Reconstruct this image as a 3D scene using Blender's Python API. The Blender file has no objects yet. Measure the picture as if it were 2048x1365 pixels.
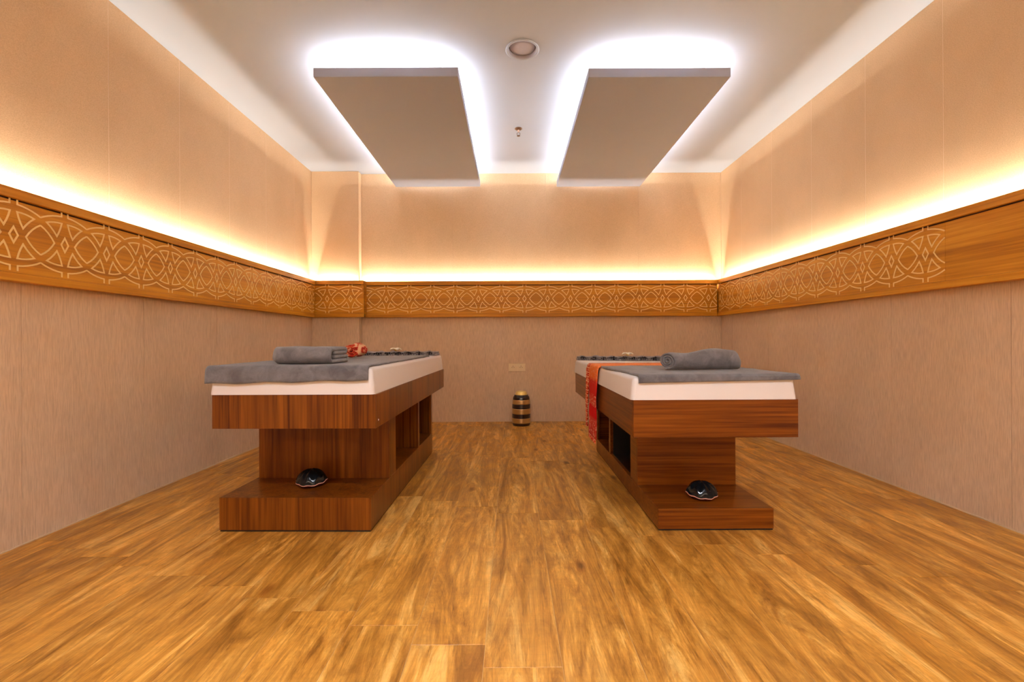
import bpy, bmesh, math, random
from mathutils import Vector, Matrix, noise
random.seed(7)
C = bpy.context.scene.collection
D = bpy.data
SC = bpy.context.scene

# ------------------------------------------------------------------ camera
cd = D.cameras.new('camera'); cam = D.objects.new('camera', cd); C.objects.link(cam)
cd.sensor_width = 36.0; cd.lens = 910.0 / 2048 * 36.0
cd.clip_start = 0.02; cd.clip_end = 50
cam.matrix_world = (Matrix.Translation((0, 0, 1.0)) @ Matrix.Rotation(-0.0009, 4, 'Z')
                    @ Matrix.Rotation(math.pi / 2, 4, 'X') @ Matrix.Rotation(-0.0051, 4, 'Z'))
SC.camera = cam
# ------------------------------------------------------------------ world, exposure
w = D.worlds.new('world'); SC.world = w; w.use_nodes = True
w.node_tree.nodes['Background'].inputs[0].default_value = (0.9, 0.85, 0.9, 1)
w.node_tree.nodes['Background'].inputs[1].default_value = 0.02
SC.view_settings.view_transform = 'Standard'
SC.view_settings.look = 'None'
SC.view_settings.gamma = 1.0
SC.view_settings.use_curve_mapping = False
SC.view_settings.exposure = 1.0
# light levels and colours (used by the lamps' own builders further down)
COVE_W = 11.0; COVE_C = (1.0, 0.92, 0.77)      # watt per metre of the strips behind the frieze
PANEL_W = 3.1; PANEL_C = (1.0, 0.97, 0.96)      # watt per metre of the strips over the hanging panels
DOWN_W = 25.0; DOWN_C = (0.90, 0.93, 1.0)
REAR_W = 22.0; REAR_C = (0.80, 0.88, 1.0)       # unseen cool strip added on the rear frieze as fill       # DOWN: unseen downlights added as fill behind the camera

# ------------------------------------------------------------------ room numbers
XL, XR, YB, YF, H = -2.433, 2.607, 5.647, -1.6, 3.082
BZ0, BZ1 = 1.298, 1.739          # frieze
PY, PX = 5.551, -1.858           # pilaster face and its right edge

# ------------------------------------------------------------------ mesh helpers
def new_obj(name, me, mat=None, parent=None, smooth=False):
    if mat: me.materials.append(mat)
    if smooth:
        for p in me.polygons: p.use_smooth = True
    o = D.objects.new(name, me); C.objects.link(o)
    if parent: o.parent = parent
    return o
def finish(bm, name, mat=None, parent=None, smooth=False):
    bmesh.ops.recalc_face_normals(bm, faces=bm.faces)
    me = D.meshes.new(name); bm.to_mesh(me); bm.free()
    return new_obj(name, me, mat, parent, smooth)
def add_box(bm, x0, x1, y0, y1, z0, z1):
    vs = [bm.verts.new((x, y, z)) for x in (x0, x1) for y in (y0, y1) for z in (z0, z1)]
    for f in ((0,1,3,2),(4,6,7,5),(0,4,5,1),(2,3,7,6),(0,2,6,4),(1,5,7,3)):
        bm.faces.new([vs[i] for i in f])
    return vs
def box(name, x0, x1, y0, y1, z0, z1, mat, parent=None, bev=0.0, seg=2, smooth=False):
    bm = bmesh.new(); add_box(bm, x0, x1, y0, y1, z0, z1)
    if bev: bmesh.ops.bevel(bm, geom=bm.edges[:], offset=bev, segments=seg, affect='EDGES', profile=0.5)
    return finish(bm, name, mat, parent, smooth)
def lathe(bm, prof, n=40, c=(0,0,0), caps=True):
    rings = []
    for r, z in prof:
        rings.append([bm.verts.new((c[0]+r*math.cos(2*math.pi*k/n), c[1]+r*math.sin(2*math.pi*k/n), c[2]+z)) for k in range(n)])
    for a, b in zip(rings, rings[1:]):
        for k in range(n): bm.faces.new((a[k], a[(k+1)%n], b[(k+1)%n], b[k]))
    if caps:
        if prof[0][0] > 1e-4: bm.faces.new(rings[0])
        if prof[-1][0] > 1e-4: bm.faces.new(rings[-1])
def empty(name, loc, label, cat, rz=0, group=None):
    o = D.objects.new(name, None); C.objects.link(o); o.location = loc; o.rotation_euler = (0,0,rz)
    o.empty_display_size = 0.1
    return tag(o, label, cat, group)
def tag(o, label, cat, group=None):
    o['label'] = label; o['category'] = cat
    if group: o['group'] = group
    return o
def struct(o): o['kind'] = 'structure'; return o
def nz(x, y, z, s=1.0): return noise.noise(Vector((x*s, y*s, z*s)))

def ribbon(path, thick, x0, x1, nx, fn=None, closed_ends=True):
    """cloth of a given thickness whose y-z cross-section follows path, run along x; fn(x,y,z,t)->(x,y,z)"""
    n = len(path); L = []; R = []
    for i, (y, z) in enumerate(path):
        a = path[max(i-1, 0)]; b = path[min(i+1, n-1)]
        ty, tz = b[0]-a[0], b[1]-a[1]; l = math.hypot(ty, tz) or 1
        ny, nzz = -tz/l, ty/l
        L.append((y+ny*thick/2, z+nzz*thick/2)); R.append((y-ny*thick/2, z-nzz*thick/2))
    # rounded lips at both ends
    loop = L + R[::-1]
    bm = bmesh.new(); cols = []
    m = len(loop)
    for j in range(nx+1):
        s = j/nx; x = x0+(x1-x0)*s
        col = []
        for k, (y, z) in enumerate(loop):
            p = (x, y, z)
            if fn: p = fn(x, y, z, s)
            col.append(bm.verts.new(p))
        cols.append(col)
    for a, b in zip(cols, cols[1:]):
        for k in range(m): bm.faces.new((a[k], a[(k+1)%m], b[(k+1)%m], b[k]))
    for col in (cols[0], cols[-1]):
        for i in range(n-1):
            bm.faces.new((col[i], col[i+1], col[m-2-i], col[m-1-i]))
    return bm

# ------------------------------------------------------------------ material helpers
def mat(name):
    m = D.materials.new(name); m.use_nodes = True; nt = m.node_tree
    return m, nt, nt.nodes['Principled BSDF']
def N(nt, t, **kw):
    n = nt.nodes.new(t)
    for k, v in kw.items():
        if hasattr(n, k): setattr(n, k, v)
        else: n.inputs[k.replace('_', ' ')].default_value = v
    return n
def ramp(nt, pts, interp='LINEAR'):
    r = nt.nodes.new('ShaderNodeValToRGB'); e = r.color_ramp.elements; r.color_ramp.interpolation = interp
    while len(e) < len(pts): e.new(0.5)
    for el, (p, c) in zip(e, pts): el.position = p; el.color = (c[0], c[1], c[2], 1)
    return r
def coords(nt, scale, kind='Object', rand=False):
    tc = N(nt, 'ShaderNodeTexCoord'); src = tc.outputs[kind]
    if rand:
        oi = N(nt, 'ShaderNodeObjectInfo'); mu = N(nt, 'ShaderNodeMath', operation='MULTIPLY'); mu.inputs[1].default_value = 71.3
        nt.links.new(oi.outputs['Random'], mu.inputs[0])
        va = N(nt, 'ShaderNodeVectorMath', operation='ADD')
        nt.links.new(src, va.inputs[0]); nt.links.new(mu.outputs[0], va.inputs[1]); src = va.outputs[0]
    mp = N(nt, 'ShaderNodeMapping'); mp.inputs['Scale'].default_value = scale
    nt.links.new(src, mp.inputs[0]); return mp.outputs[0]
def noisetex(nt, vec, scale=5, detail=4, rough=0.5, dist=0.0):
    n = N(nt, 'ShaderNodeTexNoise'); n.inputs['Scale'].default_value = scale; n.inputs['Detail'].default_value = detail
    n.inputs['Roughness'].default_value = rough; n.inputs['Distortion'].default_value = dist
    nt.links.new(vec, n.inputs['Vector']); return n
def mixc(nt, a, b, fac, mode='MIX'):
    m = nt.nodes.new('ShaderNodeMix'); m.data_type = 'RGBA'; m.blend_type = mode
    for s, v in ((m.inputs[6], a), (m.inputs[7], b), (m.inputs[0], fac)):
        if hasattr(v, 'is_output'): nt.links.new(v, s)
        elif isinstance(v, (int, float)): s.default_value = v
        else: s.default_value = (v[0], v[1], v[2], 1)
    return m.outputs[2]
def bump(nt, b, h, strength=0.3, dist=0.002):
    n = N(nt, 'ShaderNodeBump'); n.inputs['Strength'].default_value = strength; n.inputs['Distance'].default_value = dist
    nt.links.new(h, n.inputs['Height']); nt.links.new(n.outputs[0], b.inputs['Normal'])
def plain(name, col, rough=0.6, metal=0.0, spec=0.5, var=0.0, coat=0.0):
    m, nt, b = mat(name)
    b.inputs['Roughness'].default_value = rough; b.inputs['Metallic'].default_value = metal
    b.inputs['Specular IOR Level'].default_value = spec; b.inputs['Coat Weight'].default_value = coat
    v = noisetex(nt, coords(nt, (1,1,1)), 6, 3)
    c = mixc(nt, col, [x*(1-var) for x in col], v.outputs['Fac'])
    nt.links.new(c, b.inputs['Base Color'])
    return m
def emit(name, col, s):
    m, nt, b = mat(name); b.inputs['Emission Color'].default_value = (*col, 1); b.inputs['Emission Strength'].default_value = s
    b.inputs['Base Color'].default_value = (*col, 1); return m

def wood(name, cols, axis, fine=90, rough=0.38, coat=0.0, lng=1.2, low=7):
    """veneer: grain along axis (0,1,2)"""
    m, nt, b = mat(name)
    sc = [1, 1, 1]; sc[axis] = lng/60.0
    s1 = [v*fine for v in sc]; s2 = [v*low for v in sc]; s2[axis] = 0.45
    n1 = noisetex(nt, coords(nt, s1), 1, 3, 0.6, 0.3)
    n2 = noisetex(nt, coords(nt, s2), 1, 4, 0.55, 1.2)
    add = N(nt, 'ShaderNodeMath', operation='MULTIPLY_ADD'); add.inputs[1].default_value = 0.5
    nt.links.new(n1.outputs['Fac'], add.inputs[0])
    hf = N(nt, 'ShaderNodeMath', operation='MULTIPLY'); hf.inputs[1].default_value = 0.55
    hf.inputs[1].default_value = 0.5
    nt.links.new(n2.outputs['Fac'], hf.inputs[0]); nt.links.new(hf.outputs[0], add.inputs[2])
    r = ramp(nt, [(0.36, cols[0]), (0.5, cols[1]), (0.66, cols[2])])
    nt.links.new(add.outputs[0], r.inputs[0])
    nt.links.new(r.outputs[0], b.inputs['Base Color'])
    b.inputs['Roughness'].default_value = rough; b.inputs['Coat Weight'].default_value = coat
    b.inputs['Specular IOR Level'].default_value = 0.25
    bump(nt, b, n1.outputs['Fac'], 0.08, 0.001)
    return m

# ------------------------------------------------------------------ materials
def floor_mat():
    m, nt, b = mat('rustic_oak_floor')
    st = noisetex(nt, coords(nt, (6, 0.8, 6), rand=True), 1.6, 12, 0.76, 1.1)        # long streaks
    bl = noisetex(nt, coords(nt, (5.0, 1.9, 5), rand=True), 1.5, 8, 0.68, 1.2)      # blotches
    fi = noisetex(nt, coords(nt, (150, 6, 150), rand=True), 1.0, 3, 0.7, 0.1)     # fine pores
    cr = noisetex(nt, coords(nt, (6, 60, 6), rand=True), 1.0, 3, 0.7, 0.5)        # cross saw marks
    r1 = ramp(nt, [(0.36, (0.34,0.140,0.018)), (0.46, (0.54,0.245,0.035)), (0.54, (0.72,0.36,0.064)), (0.62, (0.90,0.54,0.145))])
    nt.links.new(st.outputs['Fac'], r1.inputs[0])
    r2 = ramp(nt, [(0.33, (0.68,0.62,0.56)), (0.5, (0.98,0.97,0.94)), (0.66, (1.18,1.16,1.12))])
    nt.links.new(bl.outputs['Fac'], r2.inputs[0])
    c = mixc(nt, r1.outputs[0], r2.outputs[0], 1.0, 'MULTIPLY')
    r3 = ramp(nt, [(0.30, (0.62,0.55,0.48)), (0.46, (1,1,1)), (0.7, (1.06,1.05,1.04))])
    nt.links.new(fi.outputs['Fac'], r3.inputs[0])
    c = mixc(nt, c, r3.outputs[0], 0.5, 'MULTIPLY')
    r4 = ramp(nt, [(0.35, (0.86,0.83,0.80)), (0.6, (1.04,1.04,1.04))])
    nt.links.new(cr.outputs['Fac'], r4.inputs[0])
    c = mixc(nt, c, r4.outputs[0], 0.35, 'MULTIPLY')
    ds = noisetex(nt, coords(nt, (46, 4.2, 46), rand=True), 1.0, 5, 0.7, 0.4)     # short dark grain dashes
    r6 = ramp(nt, [(0.30, (0.55,0.47,0.38)), (0.43, (0.97,0.96,0.95)), (0.60, (1.0,1.0,1.0)), (0.70, (1.14,1.15,1.12))])
    nt.links.new(ds.outputs['Fac'], r6.inputs[0])
    c = mixc(nt, c, r6.outputs[0], 0.9, 'MULTIPLY')
    vo = N(nt, 'ShaderNodeTexVoronoi'); vo.inputs['Scale'].default_value = 1.0; vo.inputs['Randomness'].default_value = 1
    nt.links.new(coords(nt, (4.2, 1.7, 4.2), rand=True), vo.inputs['Vector'])
    r5 = ramp(nt, [(0.03, (0.16,0.10,0.06)), (0.07, (0.55,0.42,0.33)), (0.12, (1,1,1))])
    nt.links.new(vo.outputs['Distance'], r5.inputs[0])
    c = mixc(nt, c, r5.outputs[0], 0.85, 'MULTIPLY')
    # plank to plank tone
    oi = N(nt, 'ShaderNodeObjectInfo'); rr = ramp(nt, [(0, (0.84,0.81,0.78)), (0.5, (1,1,1)), (1, (1.10,1.08,1.04))])
    nt.links.new(oi.outputs['Random'], rr.inputs[0])
    c = mixc(nt, c, rr.outputs[0], 0.8, 'MULTIPLY')
    nt.links.new(c, b.inputs['Base Color'])
    rg = ramp(nt, [(0.3, (0.31,)*3), (0.7, (0.46,)*3)]); nt.links.new(bl.outputs['Fac'], rg.inputs[0])
    nt.links.new(rg.outputs[0], b.inputs['Roughness'])
    b.inputs['Specular IOR Level'].default_value = 0.5
    bump(nt, b, fi.outputs['Fac'], 0.15, 0.001)
    return m
def weave_mat(name, c0, c1, freq_h, freq_v, stre=0.35):
    """fabric wall covering; freq_h = ribs per metre across, freq_v = along z"""
    m, nt, b = mat(name)
    a = noisetex(nt, coords(nt, (freq_h, freq_h, freq_v)), 1.0, 2, 0.6)
    g = noisetex(nt, coords(nt, (2, 2, 1.2)), 1.0, 4, 0.6)
    r = ramp(nt, [(0.34, c0), (0.62, c1)])
    nt.links.new(a.outputs['Fac'], r.inputs[0])
    rg = ramp(nt, [(0.3, (0.93,0.92,0.90)), (0.7, (1.04,1.04,1.04))]); nt.links.new(g.outputs['Fac'], rg.inputs[0])
    c = mixc(nt, r.outputs[0], rg.outputs[0], 1.0, 'MULTIPLY')
    nt.links.new(c, b.inputs['Base Color']); b.inputs['Roughness'].default_value = 0.85
    b.inputs['Specular IOR Level'].default_value = 0.2
    bump(nt, b, a.outputs['Fac'], stre, 0.002)
    return m
M_floor = floor_mat()
M_seam = plain('pale_floor_seam', (0.66, 0.40, 0.16), 0.6)
M_upper = weave_mat('woven_wallpaper', (0.58,0.395,0.240), (0.69,0.485,0.300), 160, 320, 0.25)
M_lower = weave_mat('ribbed_wall_fabric', (0.68,0.50,0.335), (0.83,0.63,0.44), 260, 14, 0.3)
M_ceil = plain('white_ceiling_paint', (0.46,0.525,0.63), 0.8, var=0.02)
M_wallbase = plain('cream_wall_base', (0.72,0.56,0.40), 0.8)
M_liner = plain('pale_liner', (0.80,0.62,0.45), 0.8)
FR = ((0.38,0.135,0.009), (0.62,0.255,0.016), (0.78,0.37,0.032))
M_frx = wood('honey_veneer_across', FR, 0, fine=70, rough=0.42)
M_fry = wood('honey_veneer_along', FR, 1, fine=70, rough=0.42)
M_inlay = plain('pale_gold_carving', (1.0,0.74,0.30), 0.5)
BW = ((0.072,0.014,0.0015), (0.17,0.045,0.003), (0.28,0.088,0.007))
M_bedv = wood('walnut_veneer_upright', BW, 2, fine=75, rough=0.33, coat=0.1)
BW2 = ((0.085,0.016,0.0015), (0.195,0.050,0.003), (0.31,0.100,0.008))
M_bedh = wood('walnut_veneer_across', BW2, 0, fine=75, rough=0.33, coat=0.1)
M_bedl = wood('walnut_veneer_lengthwise', BW, 1, fine=75, rough=0.33, coat=0.1)
M_black = plain('plain_black', (0.01,0.008,0.008), 0.5)
M_matt = plain('white_mattress_cover', (0.80,0.765,0.755), 0.6, var=0.03)
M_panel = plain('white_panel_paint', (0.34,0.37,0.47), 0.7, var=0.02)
def terry(name, c0, c1):
    m, nt, b = mat(name)
    a = noisetex(nt, coords(nt, (1,1,1)), 420, 3, 0.7)
    g = noisetex(nt, coords(nt, (1,1,1)), 14, 5, 0.65, 0.6)
    r = ramp(nt, [(0.36, c0), (0.66, c1)]); nt.links.new(g.outputs['Fac'], r.inputs[0])
    rf = ramp(nt, [(0.3, (0.75,)*3), (0.7, (1.12,)*3)]); nt.links.new(a.outputs['Fac'], rf.inputs[0])
    c = mixc(nt, r.outputs[0], rf.outputs[0], 0.7, 'MULTIPLY'); nt.links.new(c, b.inputs['Base Color'])
    b.inputs['Roughness'].default_value = 0.95; b.inputs['Specular IOR Level'].default_value = 0.1
    b.inputs['Sheen Weight'].default_value = 0.35; b.inputs['Sheen Roughness'].default_value = 0.5
    bump(nt, b, a.outputs['Fac'], 0.6, 0.003)
    return m
M_terry = terry('grey_terry', (0.150,0.142,0.150), (0.26,0.245,0.255))
M_blanket = terry('grey_fleece', (0.125,0.120,0.130), (0.215,0.21,0.225))

# ------------------------------------------------------------------ floor
floor = struct(box('floor', XL-0.12, XR+0.12, YF-0.12, YB+0.12, -0.10, -0.0015, M_seam))
PWD, PLN = 0.2435, 1.25
def plank_mesh(w, l):
    bm = bmesh.new(); add_box(bm, -w/2+0.0008, w/2-0.0008, -l/2+0.0010, l/2-0.0010, -0.012, 0.0)
    top = [e for e in bm.edges if all(v.co.z > -0.001 for v in e.verts)]
    bmesh.ops.bevel(bm, geom=top, offset=0.0006, segments=1, affect='EDGES')
    bmesh.ops.recalc_face_normals(bm, faces=bm.faces)
    me = D.meshes.new('plank'); bm.to_mesh(me); bm.free(); me.materials.append(M_floor); return me
cache = {}
for k in range(-8, 14):
    x0 = -0.579 + PWD*k; x1 = x0+PWD
    cx0, cx1 = max(x0, XL), min(x1, XR)
    if cx1-cx0 < 0.02: continue
    base = 2.853 - (0.105*k if k > 0 else 0.088*k)
    y = base - PLN*6
    while y < YB:
        a, b2 = max(y, YF), min(y+PLN, YB)
        if b2-a > 0.02:
            key = (round(cx1-cx0, 4), round(b2-a, 4))
            if key not in cache: cache[key] = plank_mesh(*key)
            o = D.objects.new('plank', cache[key]); C.objects.link(o); o.parent = floor
            o.location = ((cx0+cx1)/2, (a+b2)/2, 0)
        y += PLN

# ------------------------------------------------------------------ walls
def uw(name, *a): return struct(box(name, *a))
wall_left = uw('wall_left', XL-0.12, XL-0.006, YF, YB+0.12, 0, H, M_wallbase)
wall_right = uw('wall_right', XR+0.006, XR+0.12, YF, YB+0.12, 0, H, M_wallbase)
wall_back = uw('wall_back', XL-0.005, XR+0.005, YB+0.006, YB+0.12, 0, H, M_wallbase)
wall_rear = uw('wall_rear', XL-0.12, XR+0.12, YF-0.12, YF-0.001, 0, H, M_wallbase)
def panels_side(wall, xa, xb, cuts, z0, z1, m, name, gap):
    for a, b2 in zip(cuts, cuts[1:]):
        box(name, xa, xb, a+gap/2, b2-gap/2, z0, z1, m, wall)
def cutlist(lo, hi, first, step):
    c = [first]
    while c[0]-step > lo+0.05: c.insert(0, c[0]-step)
    while c[-1]+step < hi-0.05: c.append(c[-1]+step)
    return [lo]+c+[hi]
# fabric clad panels below the frieze
lw = cutlist(YF, YB-0.001, 2.26, 0.75)
panels_side(wall_left, XL-0.006, XL, lw, 0.001, BZ0+0.05, M_lower, 'fabric_panel', 0.0025)
rw = cutlist(YF, YB-0.001, 2.372, 0.75)
panels_side(wall_right, XR, XR+0.006, rw, 0.001, BZ0+0.05, M_lower, 'fabric_panel', 0.0025)
# wallpaper strips above it
lu = cutlist(YF, YB-0.001, 2.168, 0.59)
panels_side(wall_left, XL-0.0007, XL, lu, BZ0+0.051, H-0.001, M_upper, 'wallpaper_strip', 0.004)
ru = cutlist(YF, YB-0.001, 2.739, 0.602)
panels_side(wall_right, XR, XR+0.0007, ru, BZ0+0.051, H-0.001, M_upper, 'wallpaper_strip', 0.004)
bx = [PX+0.002, -1.09, -0.33, 0.415, 1.16, 1.90, XR-0.001]
for a, b2 in zip(bx, bx[1:]):
    box('fabric_panel', a+0.0013, b2-0.0013, YB, YB+0.006, 0.001, BZ0+0.05, M_lower, wall_back, bev=0.0008, seg=1)
bx = [PX+0.002, -0.72, 0.43, 1.58, XR-0.001]
for a, b2 in zip(bx, bx[1:]):
    box('wallpaper_strip', a+0.0007, b2-0.0007, YB, YB+0.0055, BZ0+0.051, H-0.001, M_upper, wall_back, bev=0.0006, seg=1)
box('wallpaper_backing', XL-0.0059, XL-0.0008, YF, YB-0.001, BZ0+0.051, H-0.001, M_liner, wall_left)
box('wallpaper_backing', XR+0.0008, XR+0.0059, YF, YB-0.001, BZ0+0.051, H-0.001, M_liner, wall_right)
# shallow pilaster in the left corner of the back wall
pil = struct(box('trim_4', XL+0.001, PX-0.004, PY+0.006, YB-0.001, 0.001, H-0.001, M_wallbase))
box('fabric_panel', XL+0.001, PX, PY, PY+0.006, 0.001, BZ0+0.05, M_lower, pil, bev=0.0008, seg=1)
box('wallpaper_strip', XL+0.001, PX, PY, PY+0.006, BZ0+0.051, H-0.001, M_upper, pil, bev=0.0008, seg=1)
box('side_return', PX-0.004, PX, PY+0.0065, YB-0.001, 0.001, BZ0+0.05, M_lower, pil)
box('side_return', PX-0.004, PX, PY+0.0065, YB-0.001, BZ0+0.051, H-0.001, M_upper, pil)
# pale sealant fillets where the walls meet the floor
M_seal = plain('pale_sealant', (0.70,0.52,0.33), 0.6)
struct(box('baseboard_left', XL+0.0002, XL+0.008, YF+0.01, PY-0.002, 0.0002, 0.006, M_seal))
struct(box('baseboard_right', XR-0.008, XR-0.0002, YF+0.01, YB-0.01, 0.0002, 0.006, M_seal))
struct(box('baseboard_back', PX+0.01, XR-0.01, YB-0.008, YB-0.0002, 0.0002, 0.006, M_seal))

# ------------------------------------------------------------------ ceiling (with the hole of the round fitting)
DX, DY, DR = 0.088, 3.25, 0.105
def flat_with_hole(z, up):
    bm = bmesh.new()
    o = [bm.verts.new(p) for p in ((XL-0.12, YF-0.12, z), (XR+0.12, YF-0.12, z), (XR+0.12, YB+0.12, z), (XL-0.12, YB+0.12, z))]
    n = 48
    h = [bm.verts.new((DX+DR*math.cos(2*math.pi*k/n), DY+DR*math.sin(2*math.pi*k/n), z)) for k in range(n)]
    es = [bm.edges.new((o[i], o[(i+1) % 4])) for i in range(4)] + [bm.edges.new((h[i], h[(i+1) % n])) for i in range(n)]
    bmesh.ops.triangle_fill(bm, edges=es, use_beauty=True)
    ext = bmesh.ops.extrude_face_region(bm, geom=bm.faces[:])
    bmesh.ops.translate(bm, vec=(0, 0, 0.12), verts=[v for v in ext['geom'] if isinstance(v, bmesh.types.BMVert)])
    return bm
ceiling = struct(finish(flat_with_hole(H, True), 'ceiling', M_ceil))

# ------------------------------------------------------------------ frieze
def strip_poly(bm, pts, wd, th, closed=False):
    """raised ribbon on the plane y=0 (u = x, v = z), standing th proud towards -y"""
    n = len(pts); L = []; R = []
    for i in range(n):
        p = Vector(pts[i])
        a = Vector(pts[(i-1) % n]) if (closed or i > 0) else None
        b = Vector(pts[(i+1) % n]) if (closed or i < n-1) else None
        d1 = (p-a).normalized() if a is not None else None
        d2 = (b-p).normalized() if b is not None else None
        if d1 is None: d1 = d2
        if d2 is None: d2 = d1
        n1 = Vector((-d1.y, d1.x)); n2 = Vector((-d2.y, d2.x)); m = (n1+n2)
        if m.length < 1e-5: m = n1
        m.normalize(); s = min(1.0/max(m.dot(n1), 0.35), 2.2)
        L.append(p+m*wd/2*s); R.append(p-m*wd/2*s)
    def V(p, y): return bm.verts.new((p.x, y, p.y))
    tl = [V(p, -th) for p in L]; tr = [V(p, -th) for p in R]; bl = [V(p, 0) for p in L]; br = [V(p, 0) for p in R]
    rng = range(n) if closed else range(n-1)
    for i in rng:
        j = (i+1) % n
        bm.faces.new((tl[i], tl[j], tr[j], tr[i])); bm.faces.new((bl[i], bl[j], tl[j], tl[i])); bm.faces.new((tr[i], tr[j], br[j], br[i]))
    if not closed:
        for i in (0, n-1): bm.faces.new((tl[i], tr[i], br[i], bl[i]))
def bez(a, c, b, n=4):
    return [((1-t)**2*a[0]+2*t*(1-t)*c[0]+t*t*b[0], (1-t)**2*a[1]+2*t*(1-t)*c[1]+t*t*b[1]) for t in [i/n for i in range(n)]]
def motif_mesh(p, half_left=True, half_right=True):
    bm = bmesh.new(); us = p/470.0; vs = 0.150/242.0; W = 0.0078; T = 0.0016
    def S(pts, cl=False): strip_poly(bm, [(u*us, v*vs) for u, v in pts], W, T, cl)
    S([(0, 60), (36, 0), (0, -60), (-36, 0)], True)
    for sx in (1, -1):
        if (sx == 1 and not half_right) or (sx == -1 and not half_left): continue
        for sy in (1, -1):
            q = lambda P: [(u*sx, v*sy) for u, v in P]
            S(q(bez((30,180), (110,182), (178,158)) + bez((178,158), (120,118), (80,62), 3) + bez((80,62), (44,120), (30,180), 3)), True)
            S(q([(32, 278), (32, 238)] + bez((32,238), (145,230), (235,184), 5)[1:] + [(235, 184)]))
        S([(235*sx, 120)] + [(u*sx, v) for u, v in bez((235,120), (155,80), (104,0), 4)[1:] + bez((104,0), (155,-80), (235,-120), 4)] + [(235*sx, -120)])
    bmesh.ops.recalc_face_normals(bm, faces=bm.faces)
    me = D.meshes.new('carved_motif'); bm.to_mesh(me); bm.free(); me.materials.append(M_inlay); return me
DP, DL = 0.0640, 0.080           # how far panel and rails stand off the wall
MZ = 1.520                       # middle of the carving
M_gapd = plain('painted_gap_shadow', (0.05,0.018,0.006), 0.8)  # backing strip coloured dark as the joint's shadow line, also stops light leaks
def tray(name, wall_pt, a0, a1, ax, sgn, m, splits=()):
    """frieze along axis ax ('x' or 'y'); wall_pt = wall coordinate; sgn = direction into the room"""
    root = D.objects.new(name, None); C.objects.link(root); struct(root)
    def bb(nm, d0, d1, s0, s1, z0, z1, mt, par, bev=0.002):
        p0, p1 = sorted((wall_pt+sgn*d0, wall_pt+sgn*d1))
        if ax == 'y': return box(nm, p0, p1, s0, s1, z0, z1, mt, par, bev=bev, seg=1)
        return box(nm, s0, s1, p0, p1, z0, z1, mt, par, bev=bev, seg=1)
    bb('gap_shadow_strip', 0.046, 0.0575, a0, a1, 1.6452, BZ1-0.004, M_gapd, root, 0)
    bb('top_rail', 0.058, DL, a0, a1, 1.690, BZ1, m, root)
    bb('bottom_rail', 0.0005, DP+0.004, a0, a1, BZ0, BZ0+0.040, m, root)
    cs = [a0] + list(splits) + [a1]; out = []
    for c0, c1 in zip(cs, cs[1:]):
        out.append(bb('veneer_board', 0.0578, DP+0.0,  c0+0.0005, c1-0.0005, BZ0+0.041, 1.682, m, root, 0.0008))
    bb('tray_floor', 0.0005, 0.0455, a0, a1, 1.63, 1.645, m, root)
    bb('back_board', 0.046, 0.0575, a0, a1, BZ0+0.041, 1.645, m, root, 0)
    return root, out
fr_l, bl = tray('trim_1', XL, YF+0.002, PY-DL-0.001, 'y', 1, M_fry)
fr_b, bb_ = tray('trim_2', YB, PX+DL+0.0001, XR-DL-0.001, 'x', -1, M_frx)
fr_r, br_ = tray('trim_3', XR, YF+0.002, YB-0.001, 'y', -1, M_fry, splits=(2.664,))
fr_z, bz_ = tray('trim_6', YF, XL+DL+0.002, XR-DL-0.002, 'x', 1, M_frx)
fr_p, bp_ = tray('trim_5', PY, XL+0.001, PX+DL, 'x', -1, M_frx)
box('gap_shadow_strip', PX+0.046, PX+0.0575, PY-0.0574, YB-0.058, 1.6452, BZ1-0.004, M_gapd, fr_p)
# the pilaster frieze returns to the wall on its right side
box('side_return', PX+0.058, PX+DL, PY-0.0575, YB-0.047, 1.690, BZ1, M_fry, fr_p, bev=0.002, seg=1)
box('side_return', PX+0.045, PX+DL, PY-0.0577, YB-0.0465, BZ0+0.001, 1.6899, M_fry, fr_p)
def put_motifs(parent, me, pts, rot):
    for p in pts:
        o = D.objects.new('carved_motif', me); C.objects.link(o); o.parent = parent
        o.location = p; o.rotation_euler = (0, 0, rot)
XPL = XL+DP; XPR = XR-DP; YPB = YB-DP; YPP = PY-DP
me_l = motif_mesh(0.2488)
put_motifs(bl[0], me_l, [(XPL, 2.168+0.2488*k, MZ) for k in range(-3, 14) if 2.168+0.2488*k < 5.35], math.pi/2)
me_r = motif_mesh(0.250)
put_motifs(br_[1], me_r, [(XPR, 2.79+0.250*k, MZ) for k in range(0, 12) if 2.79+0.25*k < 5.47], -math.pi/2)
me_b = motif_mesh(0.2824)
xb0 = (958.1-1024)/910*5.585
put_motifs(bb_[0], me_b, [(xb0+0.2824*k, YPB, MZ) for k in range(-4, 10)], 0)
put_motifs(bp_[0], me_b, [((702.7-1024)/910*5.49, YPP, MZ), ((702.7-46.8-1024)/910*5.49, YPP, MZ)], 0)

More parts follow.
